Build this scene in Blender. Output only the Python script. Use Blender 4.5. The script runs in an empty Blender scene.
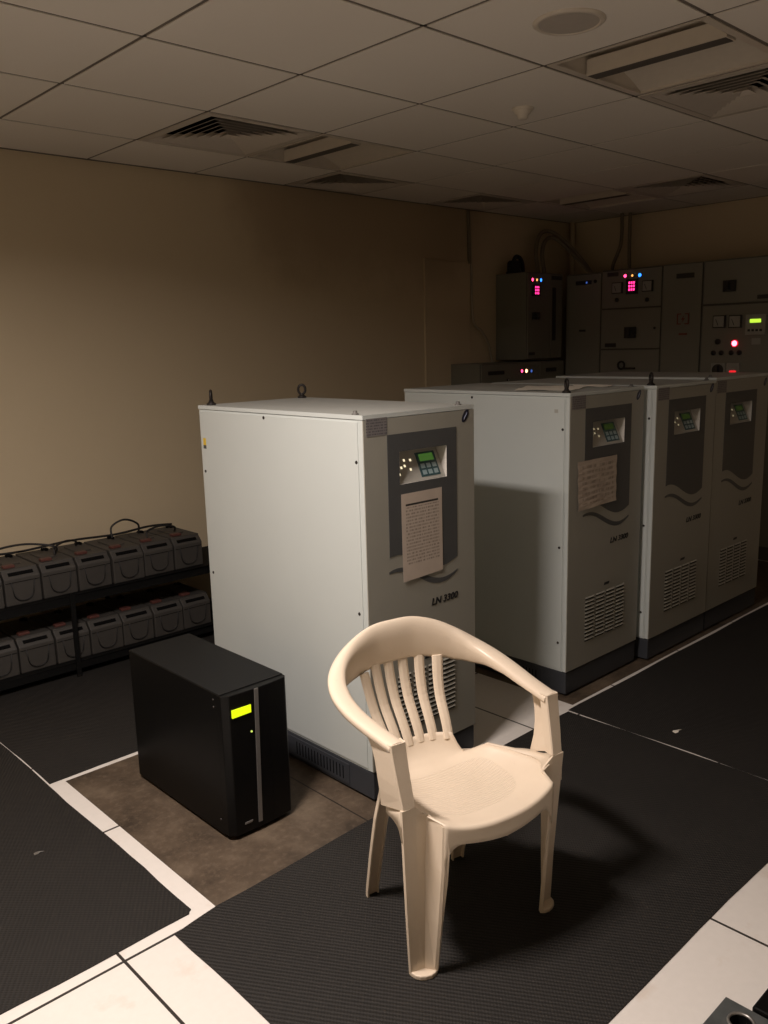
import bpy, bmesh, math, random
from mathutils import Vector, Matrix
random.seed(7)
SC = bpy.context.scene
COL = SC.collection
PI = math.pi

# ------------------------------------------------------------------ helpers
class MB:
    """collects faces; build() links them as ONE mesh object"""
    def __init__(s):
        s.v = []; s.f = []; s.m = []; s.mi = 0
    def mat(s, i):
        s.mi = i; return s
    def add(s, vs, fs):
        o = len(s.v); s.v += [tuple(p) for p in vs]
        for f in fs:
            s.f.append([o + i for i in f]); s.m.append(s.mi)
        return s
    def box(s, x0, x1, y0, y1, z0, z1):
        v = [(x0,y0,z0),(x1,y0,z0),(x1,y1,z0),(x0,y1,z0),(x0,y0,z1),(x1,y0,z1),(x1,y1,z1),(x0,y1,z1)]
        return s.add(v, [(0,3,2,1),(4,5,6,7),(0,1,5,4),(1,2,6,5),(2,3,7,6),(3,0,4,7)])
    def hexa(s, lo, hi):
        """two quads (4 points each) joined into a block"""
        return s.add(list(lo)+list(hi), [(0,3,2,1),(4,5,6,7),(0,1,5,4),(1,2,6,5),(2,3,7,6),(3,0,4,7)])
    def prism(s, poly, fn, t0, t1):
        """polygon in 2-D extruded from t0 to t1; fn(a,b,t)->xyz"""
        n = len(poly)
        v = [fn(a,b,t0) for a,b in poly] + [fn(a,b,t1) for a,b in poly]
        f = [tuple(range(n))[::-1], tuple(range(n,2*n))] + [(i,(i+1)%n,n+(i+1)%n,n+i) for i in range(n)]
        return s.add(v, f)
    def tube(s, pts, r, seg=8, caps=True):
        pts = [Vector(p) for p in pts]; n = len(pts)
        rs = r if isinstance(r,(list,tuple)) else [r]*n
        up = None; rings = []
        for i,p in enumerate(pts):
            t = (pts[min(i+1,n-1)]-pts[max(i-1,0)]).normalized()
            if up is None:
                up = Vector((0,0,1)) if abs(t.z) < .9 else Vector((1,0,0))
            a = up - t*up.dot(t)
            a.normalize(); up = a; b = t.cross(a)
            rings.append([p + (a*math.cos(2*PI*k/seg)+b*math.sin(2*PI*k/seg))*rs[i] for k in range(seg)])
        v = [q for rg in rings for q in rg]; f = []
        for i in range(n-1):
            for k in range(seg):
                k2 = (k+1)%seg
                f.append((i*seg+k, i*seg+k2, (i+1)*seg+k2, (i+1)*seg+k))
        if caps:
            f.append(tuple(range(seg))[::-1]); f.append(tuple((n-1)*seg+k for k in range(seg)))
        return s.add(v, f)
    def lathe(s, prof, c, axis='z', seg=24):
        """prof: (radius, height) list, revolved about axis through c"""
        v = []; f = []; n = len(prof)
        for k in range(seg):
            a = 2*PI*k/seg
            for r,h in prof:
                x,y = r*math.cos(a), r*math.sin(a)
                if axis == 'z': v.append((c[0]+x, c[1]+y, c[2]+h))
                elif axis == 'y': v.append((c[0]+x, c[1]+h, c[2]+y))
                else: v.append((c[0]+h, c[1]+x, c[2]+y))
        for k in range(seg):
            k2 = (k+1)%seg
            for i in range(n-1):
                f.append((k*n+i, k2*n+i, k2*n+i+1, k*n+i+1))
        return s.add(v, f)
    def grid(s, rows, close=False):
        n = len(rows[0]); v = [p for r in rows for p in r]; f = []
        for i in range(len(rows)-1):
            for j in range(n-1 if not close else n):
                j2 = (j+1)%n
                f.append((i*n+j, i*n+j2, (i+1)*n+j2, (i+1)*n+j))
        return s.add(v, f)
    def build(s, name, mats, parent=None, bevel=0, smooth=False, solid=0, subsurf=0, offset=0, seg=2):
        me = bpy.data.meshes.new(name)
        me.from_pydata(s.v, [], s.f)
        if not isinstance(mats,(list,tuple)): mats = [mats]
        for m in mats: me.materials.append(m)
        for p,mi in zip(me.polygons, s.m): p.material_index = mi
        bm = bmesh.new(); bm.from_mesh(me)
        bmesh.ops.remove_doubles(bm, verts=bm.verts, dist=1e-5)
        bmesh.ops.recalc_face_normals(bm, faces=bm.faces)
        bm.to_mesh(me); bm.free()
        if smooth:
            for p in me.polygons: p.use_smooth = True
        o = bpy.data.objects.new(name, me); COL.objects.link(o)
        if parent: o.parent = parent
        if solid:
            md = o.modifiers.new('solid','SOLIDIFY'); md.thickness = solid; md.offset = offset
        if subsurf:
            md = o.modifiers.new('sub','SUBSURF'); md.levels = subsurf; md.render_levels = subsurf
        if bevel:
            md = o.modifiers.new('bevel','BEVEL'); md.width = bevel; md.segments = seg; md.limit_method = 'ANGLE'
            md.angle_limit = math.radians(35)
        return o

def tag(o, label, cat, group=None):
    o['label'] = label; o['category'] = cat
    if group: o['group'] = group
    return o
def thing(name, label, cat, loc=(0,0,0), rz=0, group=None):
    o = bpy.data.objects.new(name, None); COL.objects.link(o)
    o.location = loc; o.rotation_euler = (0,0,rz); o.empty_display_size = .1
    return tag(o, label, cat, group)
def structure(o):
    o['kind'] = 'structure'; return o
def copy_tree(o, parent=None):
    c = o.copy(); COL.objects.link(c)
    c.parent = parent
    for ch in list(o.children): copy_tree(ch, c)
    return c
def smoothpath(pts, n=6):
    """Catmull-Rom through the points"""
    P = [Vector(p) for p in pts]; out = []
    for i in range(len(P)-1):
        a = P[max(i-1,0)]; b = P[i]; c = P[i+1]; d = P[min(i+2,len(P)-1)]
        for k in range(n):
            t = k/n
            out.append(.5*((2*b)+(c-a)*t+(2*a-5*b+4*c-d)*t*t+(3*b-a-3*c+d)*t**3))
    out.append(P[-1]); return out
def text_mb(txt, size, shear=0, bold=0.0, depth=.0008):
    cu = bpy.data.curves.new('tmp_text','FONT'); cu.body = txt; cu.size = size; cu.shear = shear
    cu.offset = bold; cu.extrude = depth; cu.resolution_u = 3
    ob = bpy.data.objects.new('tmp_text', cu); COL.objects.link(ob)
    bpy.context.view_layer.update()
    dg = bpy.context.evaluated_depsgraph_get()
    me = bpy.data.meshes.new_from_object(ob.evaluated_get(dg))
    mb = MB()
    # text lies in XY: stand it up in XZ, facing -Y
    mb.add([(v.co.x, -v.co.z, v.co.y) for v in me.vertices], [tuple(p.vertices) for p in me.polygons])
    bpy.data.objects.remove(ob); bpy.data.curves.remove(cu); bpy.data.meshes.remove(me)
    return mb

# ------------------------------------------------------------------ materials
def newmat(name):
    m = bpy.data.materials.new(name); m.use_nodes = True
    nt = m.node_tree; b = nt.nodes['Principled BSDF']
    return m, nt, b
def plain(name, col, rough=.5, metal=0, noise=.06, scale=30, spec=.5, bump=0, bscale=200):
    """procedural paint / plastic / metal: a little colour variation and optional fine bump"""
    m, nt, b = newmat(name)
    N = nt.nodes; L = nt.links
    b.inputs['Roughness'].default_value = rough; b.inputs['Metallic'].default_value = metal
    b.inputs['Specular IOR Level'].default_value = spec
    tc = N.new('ShaderNodeTexCoord'); nz = N.new('ShaderNodeTexNoise')
    nz.inputs['Scale'].default_value = scale; nz.inputs['Detail'].default_value = 4
    L.new(tc.outputs['Object'], nz.inputs['Vector'])
    mx = N.new('ShaderNodeMix'); mx.data_type = 'RGBA'
    mx.inputs[6].default_value = (*[c*(1-noise) for c in col],1)
    mx.inputs[7].default_value = (*[min(1,c*(1+noise)) for c in col],1)
    L.new(nz.outputs['Fac'], mx.inputs[0]); L.new(mx.outputs[2], b.inputs['Base Color'])
    if bump:
        n2 = N.new('ShaderNodeTexNoise'); n2.inputs['Scale'].default_value = bscale
        L.new(tc.outputs['Object'], n2.inputs['Vector'])
        bp = N.new('ShaderNodeBump'); bp.inputs['Strength'].default_value = bump; bp.inputs['Distance'].default_value = .002
        L.new(n2.outputs['Fac'], bp.inputs['Height']); L.new(bp.outputs['Normal'], b.inputs['Normal'])
    return m
def glow(name, col, strength, base=(.02,.02,.02)):
    m, nt, b = newmat(name)
    b.inputs['Base Color'].default_value = (*base,1)
    b.inputs['Emission Color'].default_value = (*col,1); b.inputs['Emission Strength'].default_value = strength
    return m
def math_node(nt, op, a, b=None, c=None):
    n = nt.nodes.new('ShaderNodeMath'); n.operation = op
    for i,x in enumerate((a,b,c)):
        if x is None: continue
        if isinstance(x,(int,float)): n.inputs[i].default_value = x
        else: nt.links.new(x, n.inputs[i])
    return n.outputs[0]
def ramp(nt, fac, stops):
    r = nt.nodes.new('ShaderNodeValToRGB')
    while len(r.color_ramp.elements) < len(stops): r.color_ramp.elements.new(.5)
    for e,(p,c) in zip(r.color_ramp.elements, stops): e.position = p; e.color = (*c,1)
    nt.links.new(fac, r.inputs[0]); return r.outputs[0]
def noise(nt, vec, scale, detail=4, rough=.5):
    n = nt.nodes.new('ShaderNodeTexNoise'); n.inputs['Scale'].default_value = scale
    n.inputs['Detail'].default_value = detail; n.inputs['Roughness'].default_value = rough
    nt.links.new(vec, n.inputs['Vector']); return n.outputs['Fac']
def mixc(nt, fac, a, b):
    mx = nt.nodes.new('ShaderNodeMix'); mx.data_type = 'RGBA'
    for i,x in ((0,fac),(6,a),(7,b)):
        if isinstance(x,(int,float)): mx.inputs[i].default_value = x
        elif isinstance(x,tuple): mx.inputs[i].default_value = (*x,1)
        else: nt.links.new(x, mx.inputs[i])
    return mx.outputs[2]
def coords(nt, which='Object'):
    tc = nt.nodes.new('ShaderNodeTexCoord'); sp = nt.nodes.new('ShaderNodeSeparateXYZ')
    nt.links.new(tc.outputs[which], sp.inputs[0])
    return tc.outputs[which], sp.outputs[0], sp.outputs[1], sp.outputs[2]

# room constants (metres; x along the row of cabinets, y away towards the battery wall)
HC = 2.530; WX = 6.363; WY = 4.374; XN = -1.9; YR = -3.6
T = .62; U0 = 1.4643; V0 = 2.6076            # ceiling grid
SX0 = .8216; SPX = .6103; SY0 = 1.9116; SPY = .615   # floor tile seams

def m_wall():
    m, nt, b = newmat('cream_wall_paint'); v,x,y,z = coords(nt)
    n1 = noise(nt, v, 1.1, 5, .6); n2 = noise(nt, v, 14, 3)
    c = mixc(nt, n1, (.60,.50,.34), (.68,.575,.40))
    # darker brown patch with a noisy edge, high on the battery wall
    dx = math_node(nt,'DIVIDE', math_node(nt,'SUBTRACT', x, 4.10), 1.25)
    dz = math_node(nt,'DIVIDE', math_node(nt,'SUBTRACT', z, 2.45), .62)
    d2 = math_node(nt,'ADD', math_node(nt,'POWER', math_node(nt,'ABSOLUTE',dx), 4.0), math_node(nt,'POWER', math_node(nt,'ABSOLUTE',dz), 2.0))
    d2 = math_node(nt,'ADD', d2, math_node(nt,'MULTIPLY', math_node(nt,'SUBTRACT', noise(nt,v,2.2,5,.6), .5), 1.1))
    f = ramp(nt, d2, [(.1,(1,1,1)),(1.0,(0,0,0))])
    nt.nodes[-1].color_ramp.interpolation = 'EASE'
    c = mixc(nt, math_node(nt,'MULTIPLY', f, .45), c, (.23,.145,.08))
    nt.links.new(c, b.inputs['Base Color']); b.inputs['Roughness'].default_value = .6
    bp = nt.nodes.new('ShaderNodeBump'); bp.inputs['Strength'].default_value = .15; bp.inputs['Distance'].default_value = .004
    nt.links.new(n2, bp.inputs['Height']); nt.links.new(bp.outputs['Normal'], b.inputs['Normal'])
    return m
def m_ceiling():
    m, nt, b = newmat('ceiling_tile_board'); v,x,y,z = coords(nt)
    n1 = noise(nt, v, .9, 4); n2 = noise(nt, v, 180, 2)
    c = mixc(nt, n1, (.80,.75,.675), (.86,.81,.735))
    nt.links.new(c, b.inputs['Base Color']); b.inputs['Roughness'].default_value = .85
    bp = nt.nodes.new('ShaderNodeBump'); bp.inputs['Strength'].default_value = .2; bp.inputs['Distance'].default_value = .002
    nt.links.new(n2, bp.inputs['Height']); nt.links.new(bp.outputs['Normal'], b.inputs['Normal'])
    return m
def m_floor():
    m, nt, b = newmat('white_floor_tile'); v,x,y,z = coords(nt)
    def seam(c, c0, p, w):
        t = math_node(nt,'FRACT', math_node(nt,'ADD', math_node(nt,'DIVIDE', math_node(nt,'SUBTRACT', c, c0), p), 100.5))
        d = math_node(nt,'MULTIPLY', math_node(nt,'ABSOLUTE', math_node(nt,'SUBTRACT', t, .5)), p)
        return math_node(nt,'LESS_THAN', d, w)
    s = math_node(nt,'MAXIMUM', seam(x,SX0,SPX,.0042), seam(y,SY0,SPY,.0045))
    n1 = noise(nt, v, 7, 5, .6); n2 = noise(nt, v, 45, 4, .6)
    c = mixc(nt, n2, (.75,.715,.66), (.82,.78,.73))
    c = mixc(nt, ramp(nt, n1, [(.60,(0,0,0)),(.74,(.55,.55,.55))]), c, (.66,.57,.48))
    c = mixc(nt, s, c, (.035,.03,.026))
    nt.links.new(c, b.inputs['Base Color']); b.inputs['Roughness'].default_value = .38
    return m
def m_brown():
    m, nt, b = newmat('bare_brown_floor_panel'); v,x,y,z = coords(nt)
    n1 = noise(nt, v, 4.5, 7, .65); n2 = noise(nt, v, 38, 5, .7)
    c = ramp(nt, n1, [(.3,(.032,.022,.014)),(.52,(.088,.063,.041)),(.72,(.15,.113,.077))])
    c = mixc(nt, ramp(nt, n2, [(.5,(0,0,0)),(.8,(.6,.6,.6))]), c, (.18,.137,.096))
    # joint between the bare panels beside the cabinet
    d = math_node(nt,'ABSOLUTE', math_node(nt,'SUBTRACT', x, 1.715))
    c = mixc(nt, math_node(nt,'LESS_THAN', d, .003), c, (.02,.014,.01))
    nt.links.new(c, b.inputs['Base Color']); b.inputs['Roughness'].default_value = .62
    bp = nt.nodes.new('ShaderNodeBump'); bp.inputs['Strength'].default_value = .25; bp.inputs['Distance'].default_value = .003
    nt.links.new(n2, bp.inputs['Height']); nt.links.new(bp.outputs['Normal'], b.inputs['Normal'])
    return m
def m_mat(name, sgn):
    m, nt, b = newmat(name); v,x,y,z = coords(nt)
    p = math_node(nt,'ADD', math_node(nt,'MULTIPLY', x, 1.17), math_node(nt,'MULTIPLY', y, .78*sgn))
    q = math_node(nt,'ADD', x, math_node(nt,'MULTIPLY', y, -sgn))
    w1 = math_node(nt,'SINE', math_node(nt,'MULTIPLY', p, 2*PI/.017))
    w2 = math_node(nt,'SINE', math_node(nt,'MULTIPLY', q, 2*PI/.011))
    h = math_node(nt,'ADD', w1, math_node(nt,'MULTIPLY', w2, .35))
    n1 = noise(nt, v, 2.2, 6, .65); n2 = noise(nt, v, 60, 3, .7)
    c = mixc(nt, n1, (.010,.0092,.0082), (.024,.0218,.0195))
    c = mixc(nt, ramp(nt, n2, [(.58,(0,0,0)),(.85,(.5,.5,.5))]), c, (.045,.040,.035))
    c = mixc(nt, math_node(nt,'MULTIPLY', math_node(nt,'ADD', w1, 1.0), .13), c, (.038,.034,.030))
    nt.links.new(c, b.inputs['Base Color']); b.inputs['Roughness'].default_value = .72
    b.inputs['Specular IOR Level'].default_value = .3
    bp = nt.nodes.new('ShaderNodeBump'); bp.inputs['Strength'].default_value = .5; bp.inputs['Distance'].default_value = .002
    nt.links.new(h, bp.inputs['Height']); nt.links.new(bp.outputs['Normal'], b.inputs['Normal'])
    return m
def m_chair(name, ribs=False):
    m, nt, b = newmat(name); v,x,y,z = coords(nt)
    n1 = noise(nt, v, 9, 5, .6); n2 = noise(nt, v, 60, 3, .6)
    c = mixc(nt, n1, (.70,.59,.455), (.765,.66,.525))
    c = mixc(nt, ramp(nt, n2, [(.62,(0,0,0)),(.86,(.35,.35,.35))]), c, (.55,.42,.30))
    b.inputs['Roughness'].default_value = .36
    if ribs:
        # moulded grip ribs running across the middle of the seat
        w = math_node(nt,'SINE', math_node(nt,'MULTIPLY', y, 2*PI/.0098))
        ax = math_node(nt,'DIVIDE', math_node(nt,'ABSOLUTE', x), .150)
        ay = math_node(nt,'DIVIDE', math_node(nt,'ABSOLUTE', math_node(nt,'ADD', y, .04)), .115)
        r2 = math_node(nt,'ADD', math_node(nt,'POWER',ax,3.0), math_node(nt,'POWER',ay,3.0))
        k = math_node(nt,'LESS_THAN', r2, 1.0)
        h = math_node(nt,'MULTIPLY', w, k)
        bp = nt.nodes.new('ShaderNodeBump'); bp.inputs['Strength'].default_value = .4; bp.inputs['Distance'].default_value = .002
        nt.links.new(h, bp.inputs['Height']); nt.links.new(bp.outputs['Normal'], b.inputs['Normal'])
        g = math_node(nt,'MULTIPLY', math_node(nt,'LESS_THAN', w, -.55), k)
        c = mixc(nt, math_node(nt,'MULTIPLY', g, .22), c, (.50,.39,.28))
    nt.links.new(c, b.inputs['Base Color'])
    return m
def m_paper(name, ox, oz, w, h, header=True, blur=False):
    """white sheet with rows of small grey print"""
    m, nt, b = newmat(name); v,x,y,z = coords(nt)
    u = math_node(nt,'DIVIDE', math_node(nt,'SUBTRACT', x, ox), w)
    t = math_node(nt,'DIVIDE', math_node(nt,'SUBTRACT', z, oz), h)
    rows = 26 if not blur else 9
    row = math_node(nt,'FRACT', math_node(nt,'MULTIPLY', t, rows))
    inrow = math_node(nt,'GREATER_THAN', row, .45)
    cb = nt.nodes.new('ShaderNodeCombineXYZ')
    nt.links.new(math_node(nt,'MULTIPLY', u, 22 if not blur else 9), cb.inputs[0])
    nt.links.new(math_node(nt,'FLOOR', math_node(nt,'MULTIPLY', t, rows)), cb.inputs[1])
    nz = noise(nt, cb.outputs[0], 1.0, 3, .7)
    ink = math_node(nt,'MULTIPLY', inrow, ramp(nt, nz, [(.42,(0,0,0)),(.56,(.8,.8,.8))]))
    def band(c, a, bb):
        return math_node(nt,'MULTIPLY', math_node(nt,'GREATER_THAN', c, a), math_node(nt,'LESS_THAN', c, bb))
    page = math_node(nt,'MULTIPLY', band(u,.10,.92), band(t,.16 if header else .08,.84 if header else .9))
    ink = math_node(nt,'MULTIPLY', ink, page)
    base = mixc(nt, noise(nt, v, 25, 4), (.50,.42,.35), (.60,.52,.44)) if not blur else mixc(nt, noise(nt, v, 18, 5), (.42,.35,.29), (.55,.47,.39))
    c = mixc(nt, math_node(nt,'MULTIPLY', ink, .9 if not blur else .6), base, (.17,.14,.12))
    if header:
        c = mixc(nt, math_node(nt,'MULTIPLY', band(u,.10,.90), band(t,.855,.878)), c, (.02,.018,.016))
    nt.links.new(c, b.inputs['Base Color'])
    b.inputs['Roughness'].default_value = .25 if blur else .6
    return m
def m_sticker():
    m, nt, b = newmat('printed_rating_sticker'); v,x,y,z = coords(nt)
    row = math_node(nt,'FRACT', math_node(nt,'MULTIPLY', z, 110))
    cb = nt.nodes.new('ShaderNodeCombineXYZ')
    nt.links.new(math_node(nt,'MULTIPLY', x, 130), cb.inputs[0]); nt.links.new(math_node(nt,'FLOOR', math_node(nt,'MULTIPLY', z, 110)), cb.inputs[1])
    ink = math_node(nt,'MULTIPLY', math_node(nt,'GREATER_THAN', row, .5), ramp(nt, noise(nt, cb.outputs[0], 1, 2), [(.4,(0,0,0)),(.55,(1,1,1))]))
    c = mixc(nt, ink, (.20,.19,.19), (.085,.08,.085))
    nt.links.new(c, b.inputs['Base Color']); b.inputs['Roughness'].default_value = .4
    return m
def m_digits(name, col, strength, cols):
    """red seven-segment style readout: three rows of lit bars"""
    m, nt, b = newmat(name); v,x,y,z = coords(nt, 'Generated')
    # generated coords: x across, z up
    r = math_node(nt,'FRACT', math_node(nt,'MULTIPLY', z, 3.0)); u = math_node(nt,'FRACT', math_node(nt,'MULTIPLY', x, cols))
    on = math_node(nt,'MULTIPLY', math_node(nt,'MULTIPLY', math_node(nt,'GREATER_THAN', r,.2), math_node(nt,'LESS_THAN', r,.85)),
                   math_node(nt,'MULTIPLY', math_node(nt,'GREATER_THAN', u,.18), math_node(nt,'LESS_THAN', u,.85)))
    b.inputs['Base Color'].default_value = (.02,.004,.006,1)
    b.inputs['Emission Color'].default_value = (*col,1)
    nt.links.new(math_node(nt,'MULTIPLY', on, strength), b.inputs['Emission Strength'])
    return m

M = dict(
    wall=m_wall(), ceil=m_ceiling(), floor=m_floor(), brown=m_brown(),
    grid=plain('ceiling_grid_metal', (.15,.13,.105), .6),
    mat_a=m_mat('black_ribbed_rubber', 1.0), mat_b=m_mat('black_ribbed_rubber_turned', -1.0),
    chair=m_chair('beige_chair_plastic'), seat=m_chair('beige_chair_plastic_ribbed', True),
    cab=plain('pale_grey_cabinet_paint', (.57,.615,.595), .42, noise=.03, scale=4, bump=.05, bscale=500),
    top=plain('dimmed_cabinet_top_paint', (.40,.41,.38), .6, noise=.08, scale=6),  # top faces painted darker than the sides, standing in for their dim light
    door=plain('warm_grey_door_paint', (.33,.325,.28), .45, noise=.03, scale=5, bump=.05, bscale=500),
    dark=plain('dark_grey_door_inlay', (.078,.082,.084), .42, noise=.05),
    plinth=plain('dark_blue_grey_plinth', (.042,.046,.054), .5, noise=.08),
    lslot=plain('dark_louvre_gap', (.045,.043,.037), .8, spec=.1), slot=plain('black_vent_opening', (.008,.008,.008), .9, spec=.05),
    black=plain('black_satin_plastic', (.0035,.0035,.0035), .4, noise=.1, spec=.2),
    blacktop=plain('black_textured_steel', (.0065,.007,.007), .6, noise=.1, spec=.25, bump=.1, bscale=600),
    ink=plain('black_ink', (.012,.012,.013), .5),
    navy=plain('dark_navy_emblem', (.015,.017,.035), .35), emblem=plain('pale_blue_emblem_mark', (.25,.27,.36), .4), pale=plain('pale_sticker', (.42,.42,.38), .5),
    plug=plain('dull_grey_bolt', (.13,.125,.115), .55), steel=plain('grey_steel', (.42,.41,.39), .35, .8), darksteel=plain('dark_iron', (.022,.018,.016), .45, .3),
    white=plain('off_white_recess_plastic', (.62,.60,.55), .45), ctl=plain('light_control_panel_film', (.40,.39,.35), .35),
    teal=plain('dark_teal_keypad_film', (.035,.085,.095), .4), key=plain('pale_blue_key', (.30,.40,.42), .4),
    screen=glow('green_screen', (.16,.42,.07), .22, (.05,.12,.03)), ledy=glow('small_amber_light', (1,.85,.55), 1.1),
    screen_far=glow('dim_green_screen', (.20,.36,.05), .045, (.03,.06,.02)),
    ledy_far=glow('dim_amber_light', (1,.85,.5), .28),
    ygreen=glow('yellow_green_screen', (.72,.85,.0), 1.25), gled=glow('yellow_green_light', (.75,.9,.15), 1.0),
    sticker=m_sticker(), yellow=plain('yellow_sticker', (.75,.52,.05), .5),
    strip=plain('brushed_silver_strip', (.22,.21,.20), .4, .5),
    batt=plain('grey_battery_case', (.051,.047,.042), .6, noise=.1), battd=plain('dark_battery_recess', (.004,.004,.004), .8, spec=.08),
    rope=plain('black_cable_rubber', (.012,.011,.011), .5), redc=plain('dull_red_terminal_cover', (.10,.035,.028), .5),
    rack=plain('black_rack_steel', (.004,.004,.004), .7, spec=.2),
    swg=plain('grey_switchgear_paint', (.24,.235,.195), .5, noise=.04, scale=3), gap=plain('dark_panel_joint', (.095,.09,.075), .7),
    swbox=plain('grey_green_panel_paint', (.19,.185,.15), .5, noise=.04, scale=3),
    plate=plain('black_nameplate', (.03,.028,.027), .4), meter=plain('white_meter_face', (.36,.36,.33), .3),
    knob=plain('black_rotary_knob', (.02,.018,.018), .4), redp=plain('dull_red_print', (.22,.055,.045), .5),
    lamp_red=glow('lit_red_lamp', (1,.06,.10), 14), lamp_rim=glow('red_halo_bezel', (1,.01,.03), .55, (.1,.01,.01)), lamp_pink=glow('lit_pink_red_lamp', (1,.05,.16), 4.5),
    lamp_amber=glow('lit_amber_lamp', (1,.42,.10), 1.6), lamp_white=glow('lit_warm_white_lamp', (1,.55,.25), 4), lamp_blue=glow('lit_blue_lamp', (.03,.22,1), 3),
    lamp_dim=glow('dim_red_lit_square', (1,.02,.03), .9), lamp_dimblue=glow('dim_blue_lamp', (.10,.22,.8), .5),
    digits=m_digits('red_digit_readout', (1,.03,.22), 3.0, 3.0), lcdg=glow('lime_controller_screen', (.50,.85,.05), 1.3),
    lum=plain('white_luminaire_enamel', (.66,.60,.51), .35), lumin=plain('luminaire_reflector', (.66,.60,.51), .4), lumd=plain('luminaire_recess_enamel', (.10,.09,.075), .6),
    grille=plain('grey_speaker_mesh', (.48,.435,.38), .6, bump=.5, bscale=900), det=plain('white_detector_plastic', (.74,.68,.58), .4),
    fin=plain('white_diffuser_fin', (.60,.545,.475), .55), duct=plain('dark_duct_lining', (.012,.011,.010), .9),
    cablew=plain('pale_cable_sheath', (.42,.37,.28), .5), trunk=plain('brown_conduit_paint', (.19,.155,.105), .6), lead=plain('tan_cable_sheath', (.24,.20,.14), .6),
    paper=plain('white_paper', (.82,.77,.67), .7), grey_box=plain('mottled_grey_metal', (.085,.092,.090), .5, .2, .55, 26),
)

# ------------------------------------------------------------------ room shell
f = MB()
def quad(x0,x1,y0,y1): f.add([(x0,y0,0),(x1,y0,0),(x1,y1,0),(x0,y1,0)], [(0,1,2,3)])
R1 = (1.112,2.343,1.90,2.955); R2 = (2.958,5.90,1.986,3.02)
f.mat(0); quad(XN,R1[0],YR,WY); quad(R1[0],R1[1],YR,R1[2]); quad(R1[0],R1[1],R1[3],WY)
quad(R1[1],R2[0],YR,WY); quad(R2[0],R2[1],YR,R2[2]); quad(R2[0],R2[1],R2[3],WY); quad(R2[1],WX,YR,WY)
f.mat(1); quad(*R1); quad(*R2)
floor = structure(f.build('floor', [M['floor'],M['brown']]))

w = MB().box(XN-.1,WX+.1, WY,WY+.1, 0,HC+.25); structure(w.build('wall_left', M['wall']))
w = MB().box(WX,WX+.1, YR-.1,WY, 0,HC+.25); structure(w.build('wall_back', M['wall']))
w = MB().box(XN-.1,WX, YR-.1,YR, 0,HC+.25); structure(w.build('wall_right', M['wall']))
w = MB().box(XN-.1,XN, YR,WY, 0,HC+.25); structure(w.build('wall_front', M['wall']))

LIGHTS = [(2,1),(2,-2),(6,1),(6,-2),(-2,1)]; LIT = (-2,-2); LAMP_W = 66
VENTS = [(1,1),(3,2),(5,2),(6,0),(3,-2)]
holes = set(LIGHTS+VENTS+[LIT])
c = MB(); g = MB()
i0 = math.floor((XN-U0)/T); i1 = math.ceil((WX-U0)/T); j0 = math.floor((YR-V0)/T); j1 = math.ceil((WY-V0)/T)
for i in range(i0,i1):
    for j in range(j0,j1):
        xa,xb = max(XN,U0+i*T), min(WX,U0+(i+1)*T); ya,yb = max(YR,V0+j*T), min(WY,V0+(j+1)*T)
        if xb-xa < .005 or yb-ya < .005 or (i,j) in holes: continue
        e = .008
        c.box(xa+(e if xa>XN else 0), xb-(e if xb<WX else 0), ya+(e if ya>YR else 0), yb-(e if yb<WY else 0), HC-.004, HC+.014)
structure(c.build('ceiling', M['ceil']))
for i in range(i0,i1+1):
    x = U0+i*T
    if XN < x < WX: g.box(x-.0085,x+.0085, YR,WY, HC-.001,HC+.03)
for j in range(j0,j1+1):
    y = V0+j*T
    if YR < y < WY: g.box(XN,WX, y-.0085,y+.0085, HC-.001,HC+.0295)
structure(g.build('trim_1', M['grid']))
# wall angle round the ceiling edge
a = MB().box(XN,WX,WY-.02,WY,HC-.006,HC-.003).box(WX-.02,WX,YR,WY-.02,HC-.006,HC-.003)
structure(a.build('trim_2', M['grid']))
slab = MB().box(XN-.1,WX+.1,YR-.1,WY+.1,HC+.25,HC+.30); o = structure(slab.build('ceiling_slab', M['duct']))
o.name = 'trim_3'
# painted-over door in the battery wall
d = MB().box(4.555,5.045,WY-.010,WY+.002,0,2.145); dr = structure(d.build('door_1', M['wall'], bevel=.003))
d = MB().box(4.545,4.557,WY-.016,WY,0,2.157).box(4.557,5.05,WY-.014,WY,2.145,2.157); structure(d.build('trim_4', M['wall'], bevel=.002))

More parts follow.
